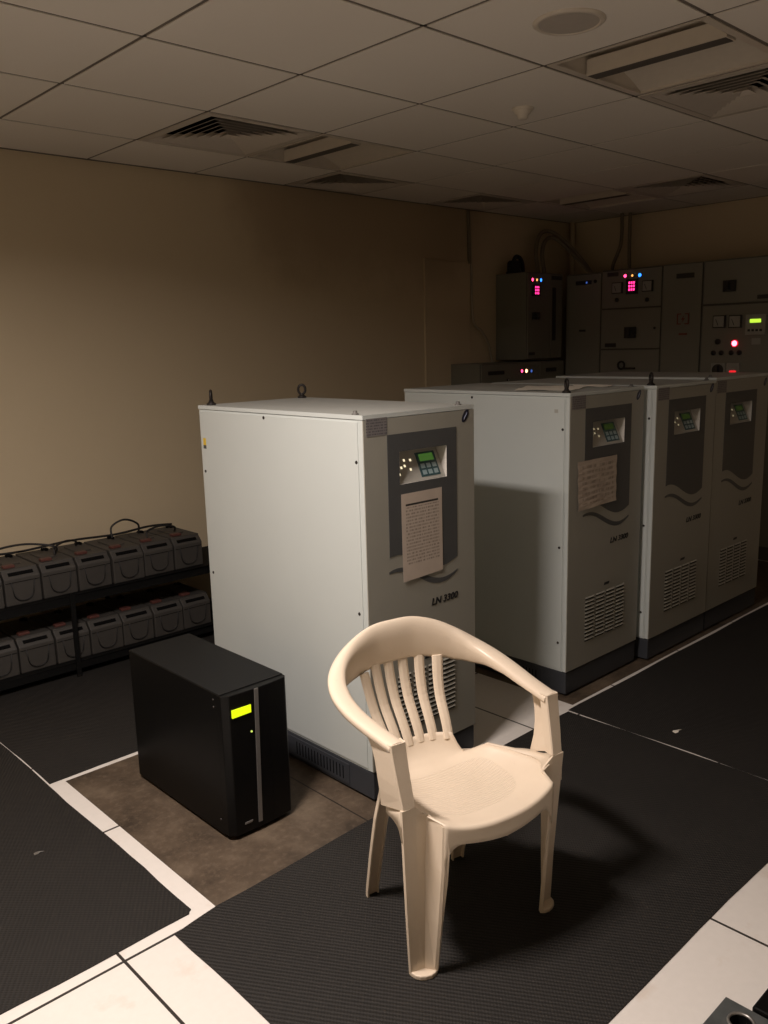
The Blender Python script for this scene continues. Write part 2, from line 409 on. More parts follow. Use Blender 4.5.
# ------------------------------------------------------------------ ceiling lights
def luminaire(i, j, label, lit=False):
    t = thing('ceiling_light', label, 'ceiling light', (U0+(i+.5)*T, V0+(j+.5)*T, HC), 0, 'recessed ceiling lights')
    h = T/2-.008; d = .062
    b = MB()                                      # pan: rim, sides, and two curved wings seen from below
    for s in (-1,1):
        rows = []
        for k in range(9):
            q = k/8; xx = s*(h-.012 - (h-.012-.06)*q); zz = .004 + d*math.sin(q*PI/2)
            rows.append([(xx,-h+.03,zz),(xx,h-.03,zz)])
        b.grid(rows)
    b.add([(-.06,-h+.03,d+.004),(.06,-h+.03,d+.004),(.06,h-.03,d+.004),(-.06,h-.03,d+.004)],[(0,1,2,3)])
    for s in (-1,1):
        b.add([(-h+.012,s*(h-.03),.004),(h-.012,s*(h-.03),.004),(h-.012,s*(h-.03),d+.004),(-h+.012,s*(h-.03),d+.004)],[(0,1,2,3)])
    b.build('reflector', M['lumin'], t)
    r = MB()
    r.box(-h,h,-h,-h+.03,-.004,.006).box(-h,h,h-.03,h,-.004,.006).box(-h,-h+.014,-h+.03,h-.03,-.004,.006).box(h-.014,h,-h+.03,h-.03,-.004,.006)
    r.build('frame', M['lum'], t)
    k = MB().box(-.105,-.040,-h+.035,h-.035,-.010,.046)
    k.mat(1).box(-.101,-.044,-h+.04,h-.04,-.0115,-.0095)
    k.build('lamp_body', [M['lum'],M['lumd']], t)
    if lit:
        e = MB().box(-.098,-.047,-h+.06,h-.06,-.0145,-.012)
        e.build('diffuser', M['lamp_on'], t)
        la = bpy.data.lights.new('lamp', 'AREA'); la.shape = 'RECTANGLE'; la.size = .17; la.size_y = .48
        la.energy = LAMP_W; la.color = (1,.87,.80); la.spread = math.radians(164)
        lo = bpy.data.objects.new('lamp', la); COL.objects.link(lo); lo.parent = t; lo.location = (0,0,-.038)
M['lamp_on'] = glow('lit_lamp_diffuser', (1,.87,.80), 6)
luminaire(2,-2,'unlit recessed ceiling light beside the round speaker')
luminaire(2,1,'unlit recessed ceiling light next to the first air vent, near the cream wall')
luminaire(6,1,'unlit recessed ceiling light farthest away, near the dark corner of the room')
luminaire(6,-2,'unlit recessed ceiling light above the far switchgear cabinets')
luminaire(-2,1,'unlit recessed ceiling light above the left black mat')
luminaire(*LIT,'lit recessed ceiling light shining on the white plastic chair', True)
for o in list(COL.objects):
    if o.get('label') == 'lit recessed ceiling light shining on the white plastic chair': o['label'] = 'lit recessed ceiling light above the mats, shining on the beige chair'

def diffuser(i, j, label):
    ya = V0+j*T; yb = min(WY-.022, V0+(j+1)*T)
    cy = (ya+yb)/2
    t = thing('air_diffuser', label, 'air vent', (U0+(i+.5)*T, cy, HC), 0, 'square air vents in the ceiling')
    hx = T/2-.008; hy = (yb-ya)/2-.008
    r = MB(); bw = .035
    r.box(-hx,hx,-hy,-hy+bw,-.006,.004).box(-hx,hx,hy-bw,hy,-.006,.004).box(-hx,-hx+bw,-hy+bw,hy-bw,-.006,.004).box(hx-bw,hx,-hy+bw,hy-bw,-.006,.004)
    r.build('frame', M['fin'], t)
    b = MB(); q = .15
    X,Y = hx-bw,hy-bw
    for (p0,p1) in (((-X,-Y),(X,-Y)),((X,-Y),(X,Y)),((X,Y),(-X,Y)),((-X,Y),(-X,-Y))):
        b.add([(*p0,.004),(*p1,.004),(*p1,q),(*p0,q)],[(0,1,2,3)])
    b.add([(-X,-Y,q),(X,-Y,q),(X,Y,q),(-X,Y,q)],[(0,1,2,3)])
    b.build('duct', M['duct'], t)
    fn = MB(); n = 7
    for k in range(n):
        a0 = 1-k/n; a1 = max(.01,a0-.21)
        def ring(a,z): return [(-X*a,-Y*a,z),(X*a,-Y*a,z),(X*a,Y*a,z),(-X*a,Y*a,z)]
        rows = [ring(a0-.015,-.005), ring(a1,.020)]
        fn.grid(rows, True)
    fn.build('fins', M['fin'], t, solid=.0015)
diffuser(1,1,'square ceiling air vent nearest the camera on the cream wall side')
diffuser(3,2,'square ceiling air vent touching the cream wall beyond the small ceiling light')
diffuser(5,2,'square ceiling air vent along the cream wall nearest the dark corner')
diffuser(6,0,'square ceiling air vent in front of the back wall above the switchgear')
diffuser(3,-2,'square ceiling air vent just beyond the ceiling light by the round speaker')

t = thing('ceiling_speaker', 'round flat speaker grille set in the ceiling beside the ceiling light', 'speaker', (2.407,1.675,HC-.004))
MB().lathe([(.0,-.005),(.06,-.006),(.092,-.005)], (0,0,0), seg=40).build('grille', M['grille'], t, smooth=True)
MB().lathe([(.092,-.004),(.094,-.008),(.103,-.008),(.112,-.002),(.112,0)], (0,0,0), seg=40).build('rim', M['lum'], t, smooth=True)
t = thing('smoke_detector', 'small white smoke detector hanging from a ceiling tile', 'smoke detector', (3.098,2.383,HC-.004))
MB().lathe([(.0,-.010),(.043,-.010),(.047,-.005),(.047,0)], (0,0,0), seg=28).build('base', M['det'], t, smooth=True)
MB().lathe([(.0,-.044),(.017,-.044),(.022,-.038),(.024,-.026),(.034,-.020),(.038,-.010)], (0,0,0), seg=28).build('sensor_head', M['det'], t, smooth=True)

# ------------------------------------------------------------------ mats and litter
def mat_obj(poly, m, label):
    """poly: corners (x,y); edges a little wavy"""
    pts = []
    n = len(poly)
    for k in range(n):
        a = Vector(poly[k]); b = Vector(poly[(k+1)%n]); d = b-a; L = d.length; s = max(2,int(L/.09)); nr = Vector((-d.y,d.x))/L
        for q in range(s):
            tt = q/s; wob = 0 if q == 0 else (.0028*math.sin(7.3*tt*L+k)+random.uniform(-.0012,.0012))
            pts.append(tuple(a+d*tt+nr*wob))
    o = MB().prism(pts, lambda x,y,t: (x,y,t), .0004, .0036).build('rubber_mat', m, bevel=.001)
    return tag(o, label, 'floor mat', 'black rubber floor mats')
mat_obj([(-.75,1.952),(1.040,1.955),(1.054,1.968),(1.052,4.36),(-.75,4.36)], M['mat_b'], 'black rubber mat on the left, with a corner at the white tile strip')
mat_obj([(1.060,2.974),(1.79,2.976),(1.79,3.06),(2.92,3.06),(2.92,4.36),(1.060,4.36)], M['mat_a'], 'black rubber mat behind the black tower, below the battery rack')
mat_obj([(.966,.914),(2.887,.912),(2.8875,1.28),(2.885,1.958),(2.60,1.962),(1.118,1.930),(.966,1.908)], M['mat_a'], 'black rubber mat that the beige plastic chair stands on')
mat_obj([(2.8905,.85),(5.88,.85),(5.88,1.967),(2.899,1.967),(2.8965,1.33)], M['mat_a'], 'black rubber mat in the dark aisle before the three far cabinets')
def scrap(name, x, y, s, label, m, z=.0036):
    P = [(-1,-.3),(-.3,-.55),(.2,-.25),(1.1,-.35),(.9,.1),(.3,.25),(-.2,.6),(-.9,.35)]
    rows = [[(x+a*s*k*.5, y+b*s*k*.5, z+.001+.004*(1-k)+.002*math.sin(i)*k) for i,(a,b) in enumerate(P)] for k in (.05,.55,1)]
    o = MB().grid(rows, True).build(name, m, solid=.0006)
    return tag(o, label, 'litter')
scrap('paper_scrap', 3.024, 1.535, .045, 'small torn scrap of white paper lying on the dark aisle mat', M['paper'])
p = scrap('lint_scrap', .855, 2.56, .030, 'tiny grey scrap of fluff on the left black mat', M['steel'])

# ------------------------------------------------------------------ the four power cabinets
H = 1.343; DEP = .98
def wave(x): return .77+.04*math.cos(PI*(x-.13)/.23)
hx0,hx1,hz0,hz1 = .156,.389,1.100,1.212           # console opening in the door
def cabinet(x, y, W, label, H=H, side=True, model=True, far=False, bolts=(), stubs=(), vent_side=True):
    t = thing('power_cabinet', label, 'cabinet', (x,y,0), 0, 'row of tall grey power cabinets')
    k = W/.536 if W < .6 else 1.1
    sx = lambda a: a*k
    P0 = .113
    # plinth
    p = MB().box(.003,W-.003,.004,DEP-.003,.010,P0-.004)
    pl = p.build('plinth', M['plinth'], t, bevel=.003)
    p = MB().box(.02,W-.02,.03,DEP-.03,0,.012); p.build('skid', M['slot'], pl)
    if vent_side:
        q = MB().box(-.0005,.004,.13,DEP-.06,.022,P0-.014)
        q.build('plinth_cover', M['plinth'], pl, bevel=.001)
        q = MB()
        for n in range(16): q.box(-.0012,.004,.16+n*.018,.165+n*.018,.035,P0-.028)
        q.build('plinth_slots', M['slot'], pl)
    # carcass behind the door
    b = MB().box(.002,W-.002,.075,DEP,P0,H-.016)
    b.box(.002,.05,.024,.075,P0,H-.016).box(W-.05,W-.002,.024,.075,P0,H-.016).box(.05,W-.05,.024,.075,P0,.9).box(.05,W-.05,.024,.075,1.25,H-.016)
    b.build('carcass', M['cab'], t)
    b = MB().box(-.001,W+.001,.001,DEP+.002,H-.014,H); b.mat(1).add([(.002,.003,H+.0002),(W-.002,.003,H+.0002),(W-.002,DEP,H+.0002),(.002,DEP,H+.0002)],[(0,1,2,3)]); b.build('top_cover', [M['cab'],M['top']], t)
    s = MB().box(-.0015,.004,.028,DEP-.012,P0+.008,H-.022); sp = s.build('side_panel', M['cab'], t, bevel=.001)
    for (yy,zz) in ((.537,H-.03),(.036,H-.152),(.045,.678),(.045,.245),(.955,1.08),(.948,.66),(.955,.25)):
        MB().lathe([(0,-.0035),(.0055,-.003),(.0065,-.001)], (0,yy,zz), 'x', 10).build('screw', M['darksteel'], sp) if not (label.startswith('tall grey power cabinet nearest') and zz < .3 and yy < .1) else None
    # door with the console opening
    d = MB(); y0,y1 = 0,.0215; z0,z1 = P0+.003,H-.016
    a0,a1 = sx(hx0),sx(hx1)
    for (ya,yb_,mi) in ((0,.004,0),(.004,y1,1)):
        d.mat(mi).box(0,a0,ya,yb_,z0,z1).box(a1,W,ya,yb_,z0,z1).box(a0,a1,ya,yb_,z0,hz0).box(a0,a1,ya,yb_,hz1,z1)
    dr = d.build('door', [M['door'],M['cab']], t)
    # dark inlay with wavy lower edge, cut round the opening
    xs = sorted(set([.102+i*(.44-.102)/28 for i in range(29)]+[hx0,hx1])); q = MB()
    for xa,xb in zip(xs[:-1],xs[1:]):
        za,zb = wave(xa)+.052,wave(xb)+.052
        def blk(za,zb,zt): q.hexa([(sx(xa),-.0012,za),(sx(xb),-.0012,zb),(sx(xb),.0005,zb),(sx(xa),.0005,za)],[(sx(xa),-.0012,zt),(sx(xb),-.0012,zt),(sx(xb),.0005,zt),(sx(xa),.0005,zt)])
        if xa >= hx0-1e-6 and xb <= hx1+1e-6: blk(za,zb,hz0); blk(hz1,hz1,1.272)
        else: blk(za,zb,1.272)
    q.build('door_inlay', M['dark'], dr)
    q = MB(); N = 30; top=[]; bot=[]
    for n in range(N+1):
        u = n/N; xx = .098+u*.342; th = .0035+.0075*math.sin(PI*min(1,max(0,u*.96+.02)))
        top.append((sx(xx),wave(xx)+th)); bot.append((sx(xx),wave(xx)-th))
    for n in range(N):
        q.hexa([(top[n][0],-.0012,bot[n][1]),(top[n+1][0],-.0012,bot[n+1][1]),(top[n+1][0],.0005,bot[n+1][1]),(top[n][0],.0005,bot[n][1])],
               [(top[n][0],-.0012,top[n][1]),(top[n+1][0],-.0012,top[n+1][1]),(top[n+1][0],.0005,top[n+1][1]),(top[n][0],.0005,top[n][1])])
    q.build('wave_stripe', M['dark'], dr)
    # console: recess walls, tilted face, screen, keys, lights
    r = MB(); yb = .062; a0_,a1_,h0_,h1_ = a0,a1,hz0,hz1; e = .0012
    r.add([(a0_+e,-.001,h0_+e),(a0_+e,yb,h0_+e),(a0_+e,yb,h1_-e),(a0_+e,-.001,h1_-e)],[(0,1,2,3)]).add([(a1_-e,-.001,h0_+e),(a1_-e,yb,h0_+e),(a1_-e,yb,h1_-e),(a1_-e,-.001,h1_-e)],[(0,1,2,3)])
    r.add([(a0_+e,-.001,h1_-e),(a1_-e,-.001,h1_-e),(a1_-e,yb,h1_-e),(a0_+e,yb,h1_-e)],[(0,1,2,3)]).add([(a0_+e,-.001,h0_+e),(a1_-e,-.001,h0_+e),(a1_-e,yb,h0_+e),(a0_+e,yb,h0_+e)],[(0,1,2,3)])
    r.add([(a0_+e,yb,h0_+e),(a1_-e,yb,h0_+e),(a1_-e,yb,h1_-e),(a0_+e,yb,h1_-e)],[(0,1,2,3)])
    rc = r.build('console_recess', M['white'], t)
    yt = .045                                        # depth of the console face at its top
    def cf(u,v,o=0.0):                               # u,v in 0..1 on the tilted face
        n = Vector((0,-(hz1-hz0),yt)).normalized()
        p = Vector((a0+.004+u*(a1-a0-.008), .004+v*yt, hz0+.002+v*(hz1-hz0-.012)))+n*o
        return tuple(p)
    def pad(u0,u1,v0,v1,o0,o1,mat,name,par):
        q = MB().hexa([cf(u0,v0,o0),cf(u1,v0,o0),cf(u1,v1,o0),cf(u0,v1,o0)],[cf(u0,v0,o1),cf(u1,v0,o1),cf(u1,v1,o1),cf(u0,v1,o1)])
        return q.build(name, mat, par)
    cp = pad(0,1,0,1,-.004,0,M['ctl'],'control_panel',t)
    pad(.50,.92,.10,.90,0,.0012,M['teal'],'keypad',cp)
    pad(.56,.87,.60,.84,.0012,.002,M['screen_far' if far else 'screen'],'screen',cp)
    for rr in range(2):
        for cc in range(3): pad(.545+cc*.125,.63+cc*.125,.16+rr*.21,.31+rr*.21,.0012,.0022,M['key'],'key',cp)
    for (u,v) in ((.09,.62),(.22,.68),(.35,.66),(.12,.46),(.04,.26),(.20,.50),(.30,.36)):
        pad(u,u+.035,v,v+.075,0,.0012,M['ledy_far' if far else 'ledy'],'indicator_light',cp)
    # marks on the door
    q = MB(); E = [(.0135*math.cos(a)*1.0, .026*math.sin(a)) for a in [2*PI*i/24 for i in range(24)]]
    ca,sa = math.cos(-.62),math.sin(-.62)
    E = [(W-.047+a*ca-b*sa, 1.306+a*sa+b*ca) for a,b in E]
    lg = q.prism(E, lambda a,b,tt:(a,tt,b), -.001,.0005).build('logo', M['navy'], dr)
    q = MB()
    pts = [Vector((W-.047+.0075*math.sin(u*1.6), -.0012, 1.306+.0135*u)) for u in [-1+2*i/10 for i in range(11)]]
    q.tube(pts, [.0006+.0014*math.sin(PI*i/10) for i in range(11)], 5)
    q.build('logo_mark', M['emblem'], lg)
    MB().box(.012,.012+.092*k,-.0008,.0005,1.273,min(1.334,H-.012)).build('rating_sticker', M['sticker'], dr)
    if model:
        tx = text_mb('LN 3300', .034, .22, .0009)
        xs_ = [v[0] for v in tx.v]; wd = max(xs_)-min(xs_); s_ = sx(.140)/wd
        tx.v = [(sx(.302)+(v[0]-min(xs_))*s_, v[1]-.0006, .647+v[2]*min(1.0,s_)) for v in tx.v]
        tx.build('model_lettering', M['ink'], dr)
    q = MB()
    for cc in range(4):
        xa = sx(.128)+cc*sx(.0765); xb = xa+sx(.062)
        for rr in range(12):
            z = .222+rr*.0176
            q.mat(1).box(xa,xb,-.0006,.0005,z,z+.0086)
            q.mat(0).add([(xa,-.0004,z+.0145),(xb,-.0004,z+.0145),(xb,-.0042,z+.0086),(xa,-.0042,z+.0086)],[(0,1,2,3)])
            q.add([(xa,-.0004,z+.0145),(xa,-.0042,z+.0086),(xa,-.0004,z+.0086)],[(0,1,2)]); q.add([(xb,-.0004,z+.0145),(xb,-.0042,z+.0086),(xb,-.0004,z+.0086)],[(0,1,2)])
    q.build('louvre_vent', [M['door'],M['lslot']], dr)
    MB().prism([(sx(.262),.456),(sx(.30),.456),(sx(.306),.468),(sx(.268),.468)], lambda a,b,tt:(a,tt,b), -.0008,.0005).build('vent_badge', M['ink'], dr)
    # lifting eyes and plugs on the top
    for (bx,by,rot) in bolts:
        q = MB(); q.lathe([(0,0),(.019,0),(.019,.006),(.013,.010),(.010,.014),(.008,.022)], (bx,by,H), seg=16)
        ring = [Vector((bx+.0155*math.cos(a)*math.cos(rot), by+.0155*math.cos(a)*math.sin(rot), H+.036+.020*math.sin(a))) for a in [2*PI*i/20 for i in range(21)]]
        q.tube(ring, .0055, 8, False); q.build('eye_bolt', M['darksteel'], t, smooth=True)
    for (bx,by) in stubs:
        MB().lathe([(0,.013),(.006,.013),(.0075,.010),(.0075,.005),(.012,.004),(.012,0)], (bx,by,H), seg=14).build('bolt_plug', M['plug'], t, smooth=True)
    return t
X1,Y1 = 1.805,2.012
c1 = cabinet(X1,Y1,.536,'tall grey power cabinet nearest the camera, beside the black tower', bolts=((.035,.94,.9),(.50,.95,-.75)), stubs=((.012,.05),(.49,.035)))
y = MB().box(X1-.0022,X1-.0012,2.944,2.966,1.188,1.228); 
yo = MB().box(-.0022,-.0012,.938,.958,1.186,1.214); yo.mat(1).box(-.0022,-.0012,.938,.958,1.172,1.186)
yo.build('yellow_sticker', [M['yellow'],M['dark']], c1)
c2 = cabinet(3.005,2.055,.587,'tall grey power cabinet with a paper in a plastic sleeve on its door', far=True, bolts=((.028,.04,.95),), stubs=((.53,.035),))
MB().box(-.0024,-.0012,.06,.078,1.26,1.275).build('small_sticker', M['pale'], c2)
c3 = cabinet(3.633,2.012,.588,'tall grey power cabinet standing second from the far end of the row', far=True, bolts=((.03,.05,.9),), stubs=((.55,.035),))
c4 = cabinet(4.228,2.014,.631,'tall grey power cabinet at the far dark end of the row', H=1.353, far=True, stubs=((.03,.05),))

# papers fixed to the doors and lying on the second cabinet
def sheet(name, x0, x1, z0, z1, yf, mat, label, skew=0, curl=.006, nx=8, nz=12, wr=0):
    rows = []
    for a in range(nz+1):
        v = a/nz; row = []
        for b in range(nx+1):
            u = b/nx
            row.append((x0+u*(x1-x0)+skew*(1-v), yf-.0022-curl*(1-v)**2*(.4+.6*(1-u))-wr*.5*(1+math.sin(7*u+9*v)*math.sin(11*v+3*u)), z0+v*(z1-z0)-.006*(1-u)*(1-v)))
        rows.append(row)
    return tag(MB().grid(rows).build(name, mat, solid=.0005), label, 'paper')
sheet('printed_notice', X1+.160, X1+.360, .768, 1.067, Y1, m_paper('printed_sheet', X1+.160,.768,.2,.299), 'white printed sheet with black heading bar taped to the nearest cabinet door', 0, .003)
sheet('sleeved_notice', 3.005+.056, 3.005+.362, .842, 1.050, 2.055, m_paper('sleeved_sheet', 3.061,.842,.306,.208, False, True), 'creased paper in a clear sleeve hung on the second cabinet door', 0, .005, wr=.006)
def flat(name, pts, z, label):
    rows = []
    A,B_,C_,D_ = [Vector((*p,0)) for p in pts]
    for a in range(7):
        rows.append([tuple(A.lerp(B_,b/6).lerp(D_.lerp(C_,b/6),a/6)+Vector((0,0,z+.002+.004*math.sin(a*.9+b*.7)**2))) for b in range(7)])
    return tag(MB().grid(rows).build(name, M['paper'], solid=.0006), label, 'paper')
flat('paper_sheet', [(3.07,2.40),(3.15,2.14),(3.44,2.26),(3.38,2.56)], H, 'loose white sheet lying on top of the second cabinet near its edge')
flat('paper_sheet', [(3.40,2.30),(3.45,2.16),(3.575,2.20),(3.55,2.42)], H, 'smaller loose sheet on the second cabinet top, towards its door')

# ------------------------------------------------------------------ black tower
t = thing('power_supply_tower', 'black power supply tower with a glowing yellow green display on the brown floor', 'power supply', (1.322,2.158,0))
W,D,Ht = .250,.625,.500
MB().box(0,W,.045,D,.012,Ht-.0015).build('case', M['black'], t, bevel=.003)
MB().box(.002,W-.002,.030,D-.002,Ht-.003,Ht).build('top_cover', M['blacktop'], t, bevel=.001)
bz = MB(); prof = [(0.0,.050),(0.0,.022),(.020,.004),(.105,0),(.165,0),(W-.012,.006),(W,.020),(W,.050)]
bz.prism(prof, lambda a,b,tt:(a,b,tt), .016, Ht-.003)
bo = bz.build('front_bezel', M['black'], t, bevel=.003)
bt = MB().prism([(.012,.05),(.03,.02),(W-.03,.02),(W-.012,.05)], lambda a,b,tt:(a,b,tt), .006,.017); bt.build('bezel_foot', M['black'], bo)
MB().hexa([(.101,-.0035,.036),(.115,-.0035,.036),(.115,.003,.036),(.101,.003,.036)],[(.112,-.0035,Ht-.004),(.126,-.0035,Ht-.004),(.126,.003,Ht-.004),(.112,.003,Ht-.004)]).build('silver_strip', M['strip'], bo)
MB().box(.026,.096,-.0022,.004,.423,.449).build('display', M['ygreen'], bo)
MB().lathe([(0,-.0026),(.0032,-.0024),(.0036,.004)], (.094,0,.357), 'y', 12).build('status_light', M['gled'], bo)
MB().hexa([(.050,-.0012,.047),(.076,-.0012,.047),(.076,.004,.047),(.050,.004,.047)],[(.052,-.0012,.053),(.080,-.0012,.053),(.080,.004,.053),(.052,.004,.053)]).build('badge', M['strip'], bo)
for (sy,sz) in ((.065,.475),(.065,.45),(.065,.06)): MB().lathe([(0,-.002),(.004,-.002),(.005,.001)], (0,sy,sz), 'x', 10).build('screw', M['darksteel'], t)
for (fx,fy) in ((.04,.09),(W-.04,.09),(.04,D-.07),(W-.04,D-.07)):
    MB().lathe([(0,0),(.020,0),(.022,.006),(.018,.019)], (fx,fy,0), seg=16).build('foot', M['black'], t)

# ------------------------------------------------------------------ battery rack
RY = 3.95
t = thing('battery_rack', 'low black steel rack of two shelves along the cream wall', 'rack', (1.10,RY-.03,.0038))
for (z0,z1) in ((.035,.072),(.365,.408)):
    s = MB().box(0,1.72,0,.40,z1-.012,z1).box(0,1.72,0,.02,z0,z1).box(0,1.72,.38,.40,z0,z1)
    s.build('shelf', M['rack'], t, bevel=.001)
for (ux,uy) in ((.0,-.012),(.485,-.012),(1.70,-.012),(.0,.401),(1.70,.401),(.85,.401)):
    MB().box(ux,ux+.022,uy,uy+.011,0,.42).build('upright', M['rack'], t)
def battery_proto():
    t = thing('battery', 'tmp', 'battery', (0,0,0), 0, 'grey batteries on the rack')
    W,D,Hb = .167,.33,.168
    b = MB().prism([(0,0),(0,.128),(.030,.160),(.030,Hb),(D,Hb),(D,0)], lambda yy,zz,tt:(tt,yy,zz), 0, W)
    cs = b.build('case', M['batt'], t, bevel=.004)
    MB().prism([(.0095,.139),(.0215,.1515),(.0205,.1535),(.0085,.141)], lambda yy,zz,tt:(tt,yy,zz), .026,W-.026).build('grip_slot', M['battd'], t)
    MB().box(.004,W-.004,-.0012,.002,.108,.1105).build('groove', M['battd'], t)
    pts = [(.030,-.004,.112)]+[(W/2-.046*math.cos(a),-.005,.058-.040*math.sin(a)) for a in [PI*i/12 for i in range(13)]]+[(W-.030,-.004,.112)]
    MB().tube(pts, .0028, 6).build('rope_handle', M['rope'], t, smooth=True)
    MB().box(.045,W-.045,.11,.26,Hb,Hb+.006).build('vent_cover', M['batt'], t, bevel=.002)
    MB().box(.022,.075,.050,.085,Hb,Hb+.013).build('positive_terminal', M['redc'], t, bevel=.003)
    MB().box(W-.052,W-.022,.265,.295,Hb,Hb+.013).build('negative_terminal', M['battd'], t, bevel=.003)
    return t
bp = battery_proto()
words = ['leftmost, cut by the frame edge','second from the left','third from the left','fourth from the left','fifth from the left','sixth from the left','last before the grey cabinet']
tops = [1.131,1.308,1.485,1.661,1.838,2.014,2.190]; lows = [1.166,1.342,1.517,1.691,1.864,2.038,2.212]
first = True
for row,(xs,z,nm) in enumerate(((tops,.4125,'upper'),(lows,.0765,'lower'))):
    for n,x in enumerate(xs):
        o = bp if first else copy_tree(bp)
        first = False
        o.location = (x, RY+.004+random.uniform(0,.012), z); o.rotation_euler.z = random.uniform(-.004,.004)
        o['label'] = 'grey battery on the %s shelf of the rack, %s' % (nm, words[n])
def cable(name, pts, r, m, label, cat='cable', group=None, seg=8):
    o = MB().tube(smoothpath(pts), r, seg).build(name, m, smooth=True)
    return tag(o, label, cat, group)
zt = .4125+.168+.013
def arc(x0,x1,h,y0,y1,lab):
    cable('battery_cable', [(x0,y0,zt-.004),(x0+.01,y0+.02,zt+h*.65),((x0+x1)/2,(y0+y1)/2,zt+h),(x1-.01,y1-.02,zt+h*.6),(x1,y1,zt-.004)], .0055, M['rope'], lab, 'cable', 'black cables linking the upper batteries')
arc(1.37,1.62,.055,4.21,4.12,'black cable arching between the second and third upper batteries')
arc(1.60,1.76,.040,4.08,4.20,'low black cable from the third to the fourth upper battery')
arc(1.96,2.12,.085,4.20,4.22,'tall loop of black cable above the fifth upper battery')
arc(2.09,2.27,.045,4.06,4.10,'black cable loop lying across the sixth upper battery')
cable('battery_cable', [(1.16,4.245,zt+.004),(1.30,4.25,zt+.012),(1.5,4.248,zt+.004),(1.75,4.25,zt+.014),(2.0,4.247,zt+.005),(2.2,4.25,zt+.016),(2.34,4.25,zt+.006)], .006, M['rope'], 'long black cable running along the back of the upper batteries by the wall', 'cable', 'black cables linking the upper batteries')

# ------------------------------------------------------------------ panels at the far end
def pbox(par, name, x0,x1,z0,z1, m, y0=-.012, y1=.001, bevel=.002):
    return MB().box(x0,x1,y0,y1,z0,z1).build(name, m, par, bevel=bevel)
def lampdot(par, name, x, z, r, m, y=-.004, rim='plate'):
    base = MB().lathe([(r*1.35,.004),(r*1.35,y-.004),(r,y-.006)], (x,0,z), 'y', 16)
    ring = base.build(name, M[rim], par)
    MB().lathe([(0,y-.012),(r*.6,y-.010),(r,y-.005)], (x,0,z), 'y', 16).build('lens', m, ring, smooth=True)
def meterface(par, x, z, w, h):
    mt = pbox(par,'meter',x-w/2,x+w/2,z-h/2,z+h/2,M['plate'],-.020,.0)
    pbox(mt,'meter_face',x-w*.42,x+w*.42,z-h*.42,z+h*.42,M['meter'],-.0225,-.0195,0)
    MB().hexa([(x-w*.05,-.0235,z-h*.30),(x,-.0235,z-h*.30),(x,-.0225,z-h*.30),(x-w*.05,-.0225,z-h*.30)],[(x-w*.26,-.0235,z+h*.2),(x-w*.23,-.0235,z+h*.22),(x-w*.23,-.0225,z+h*.22),(x-w*.26,-.0225,z+h*.2)]).build('needle', M['ink'], mt)
def handle_switch(par, x, z, w, h):
    s = pbox(par,'breaker_handle',x-w/2,x+w/2,z-h/2,z+h/2,M['knob'],-.018,.0)
    pbox(s,'grip',x-w*.09,x+w*.09,z-h*.36,z+h*.36,M['plate'],-.045,-.018)
def rotary(par, x, z, r):
    s = MB().lathe([(0,-.016),(r,-.014),(r*1.05,.0)], (x,0,z), 'y', 20).build('rotary_switch', M['knob'], par)
    pbox(s,'knob_grip',x-r*.18,x+r*.18,z-r*.8,z+r*.8,M['plate'],-.036,-.014)
def gear(name, label, cat, loc, W, D, Hh, doors, m, rz=0, group=None):
    t = thing(name, label, cat, loc, rz, group)
    MB().box(0,W,.014,D,0,Hh).build('enclosure', M['gap'] if False else m, t, bevel=.003)
    pbox(t,'joint_frame',.004,W-.004,.004,Hh-.004,M['gap'],.006,.0145,0)
    ds = [pbox(t,'door',x0,x1,z0,z1,m,0,.010,.003) for (x0,x1,z0,z1) in doors]
    return t, ds
XF = 5.9
yl = 4.098
G = 'switchgear cabinets along the back wall'
t,ds = gear('switchgear_cabinet','narrow grey switchgear cabinet in the dark room corner','cabinet',(XF,yl,0),.328,.45,2.066,[(.008,.322,.10,2.056)],M['swg'],-PI/2,G)
pbox(ds[0],'nameplate',.096,.24,1.98,2.011,M['plate'],-.006); lampdot(ds[0],'lamp',.275,2.0,.010,M['knob']); lampdot(ds[0],'lamp',.20,1.995,.008,M['lamp_dimblue'])
pbox(ds[0],'door_lock',.136,.192,1.62,1.636,M['plate'],-.008)
yl = 3.768
t,ds = gear('switchgear_cabinet','grey switchgear cabinet with a red number display between two white meters','cabinet',(XF,yl,0),.508,.45,2.075,[(.006,.503,1.79,2.066),(.006,.503,1.485,1.778),(.006,.503,.10,1.473)],M['swg'],-PI/2,G)
d0,d1,d2 = ds
pbox(d0,'nameplate',.051,.143,2.025,2.054,M['plate'],-.006)
lampdot(d0,'indicator_lamp',.208,2.021,.0125,M['lamp_pink']); lampdot(d0,'indicator_lamp',.268,2.020,.009,M['lamp_amber']); lampdot(d0,'indicator_lamp',.330,2.019,.0135,M['lamp_blue'])
meterface(d0,.144,1.937,.087,.083); meterface(d0,.398,1.936,.084,.081)
ds_ = pbox(d0,'digital_meter',.219,.315,1.885,1.995,M['plate'],-.016); pbox(ds_,'readout',.240,.298,1.905,1.980,M['digits'],-.018,-.0155,0)
lampdot(d0,'push_button',.138,1.849,.012,M['knob']); lampdot(d0,'push_button',.393,1.838,.012,M['knob'])
handle_switch(d1,.262,1.602,.093,.082); pbox(d1,'nameplate',.044,.138,1.495,1.525,M['plate'],-.006); lampdot(d1,'door_lock',.461,1.630,.007,M['knob'])
rg = MB().tube([(.194+.028*math.cos(a),-.010,1.357+.028*math.sin(a)) for a in [2*PI*i/20 for i in range(21)]], .008, 8, False).build('ring_handle', M['knob'], d2)
pbox(d2,'handle_bar',.215,.310,1.326,1.341,M['knob'],-.016)
yl = 3.258
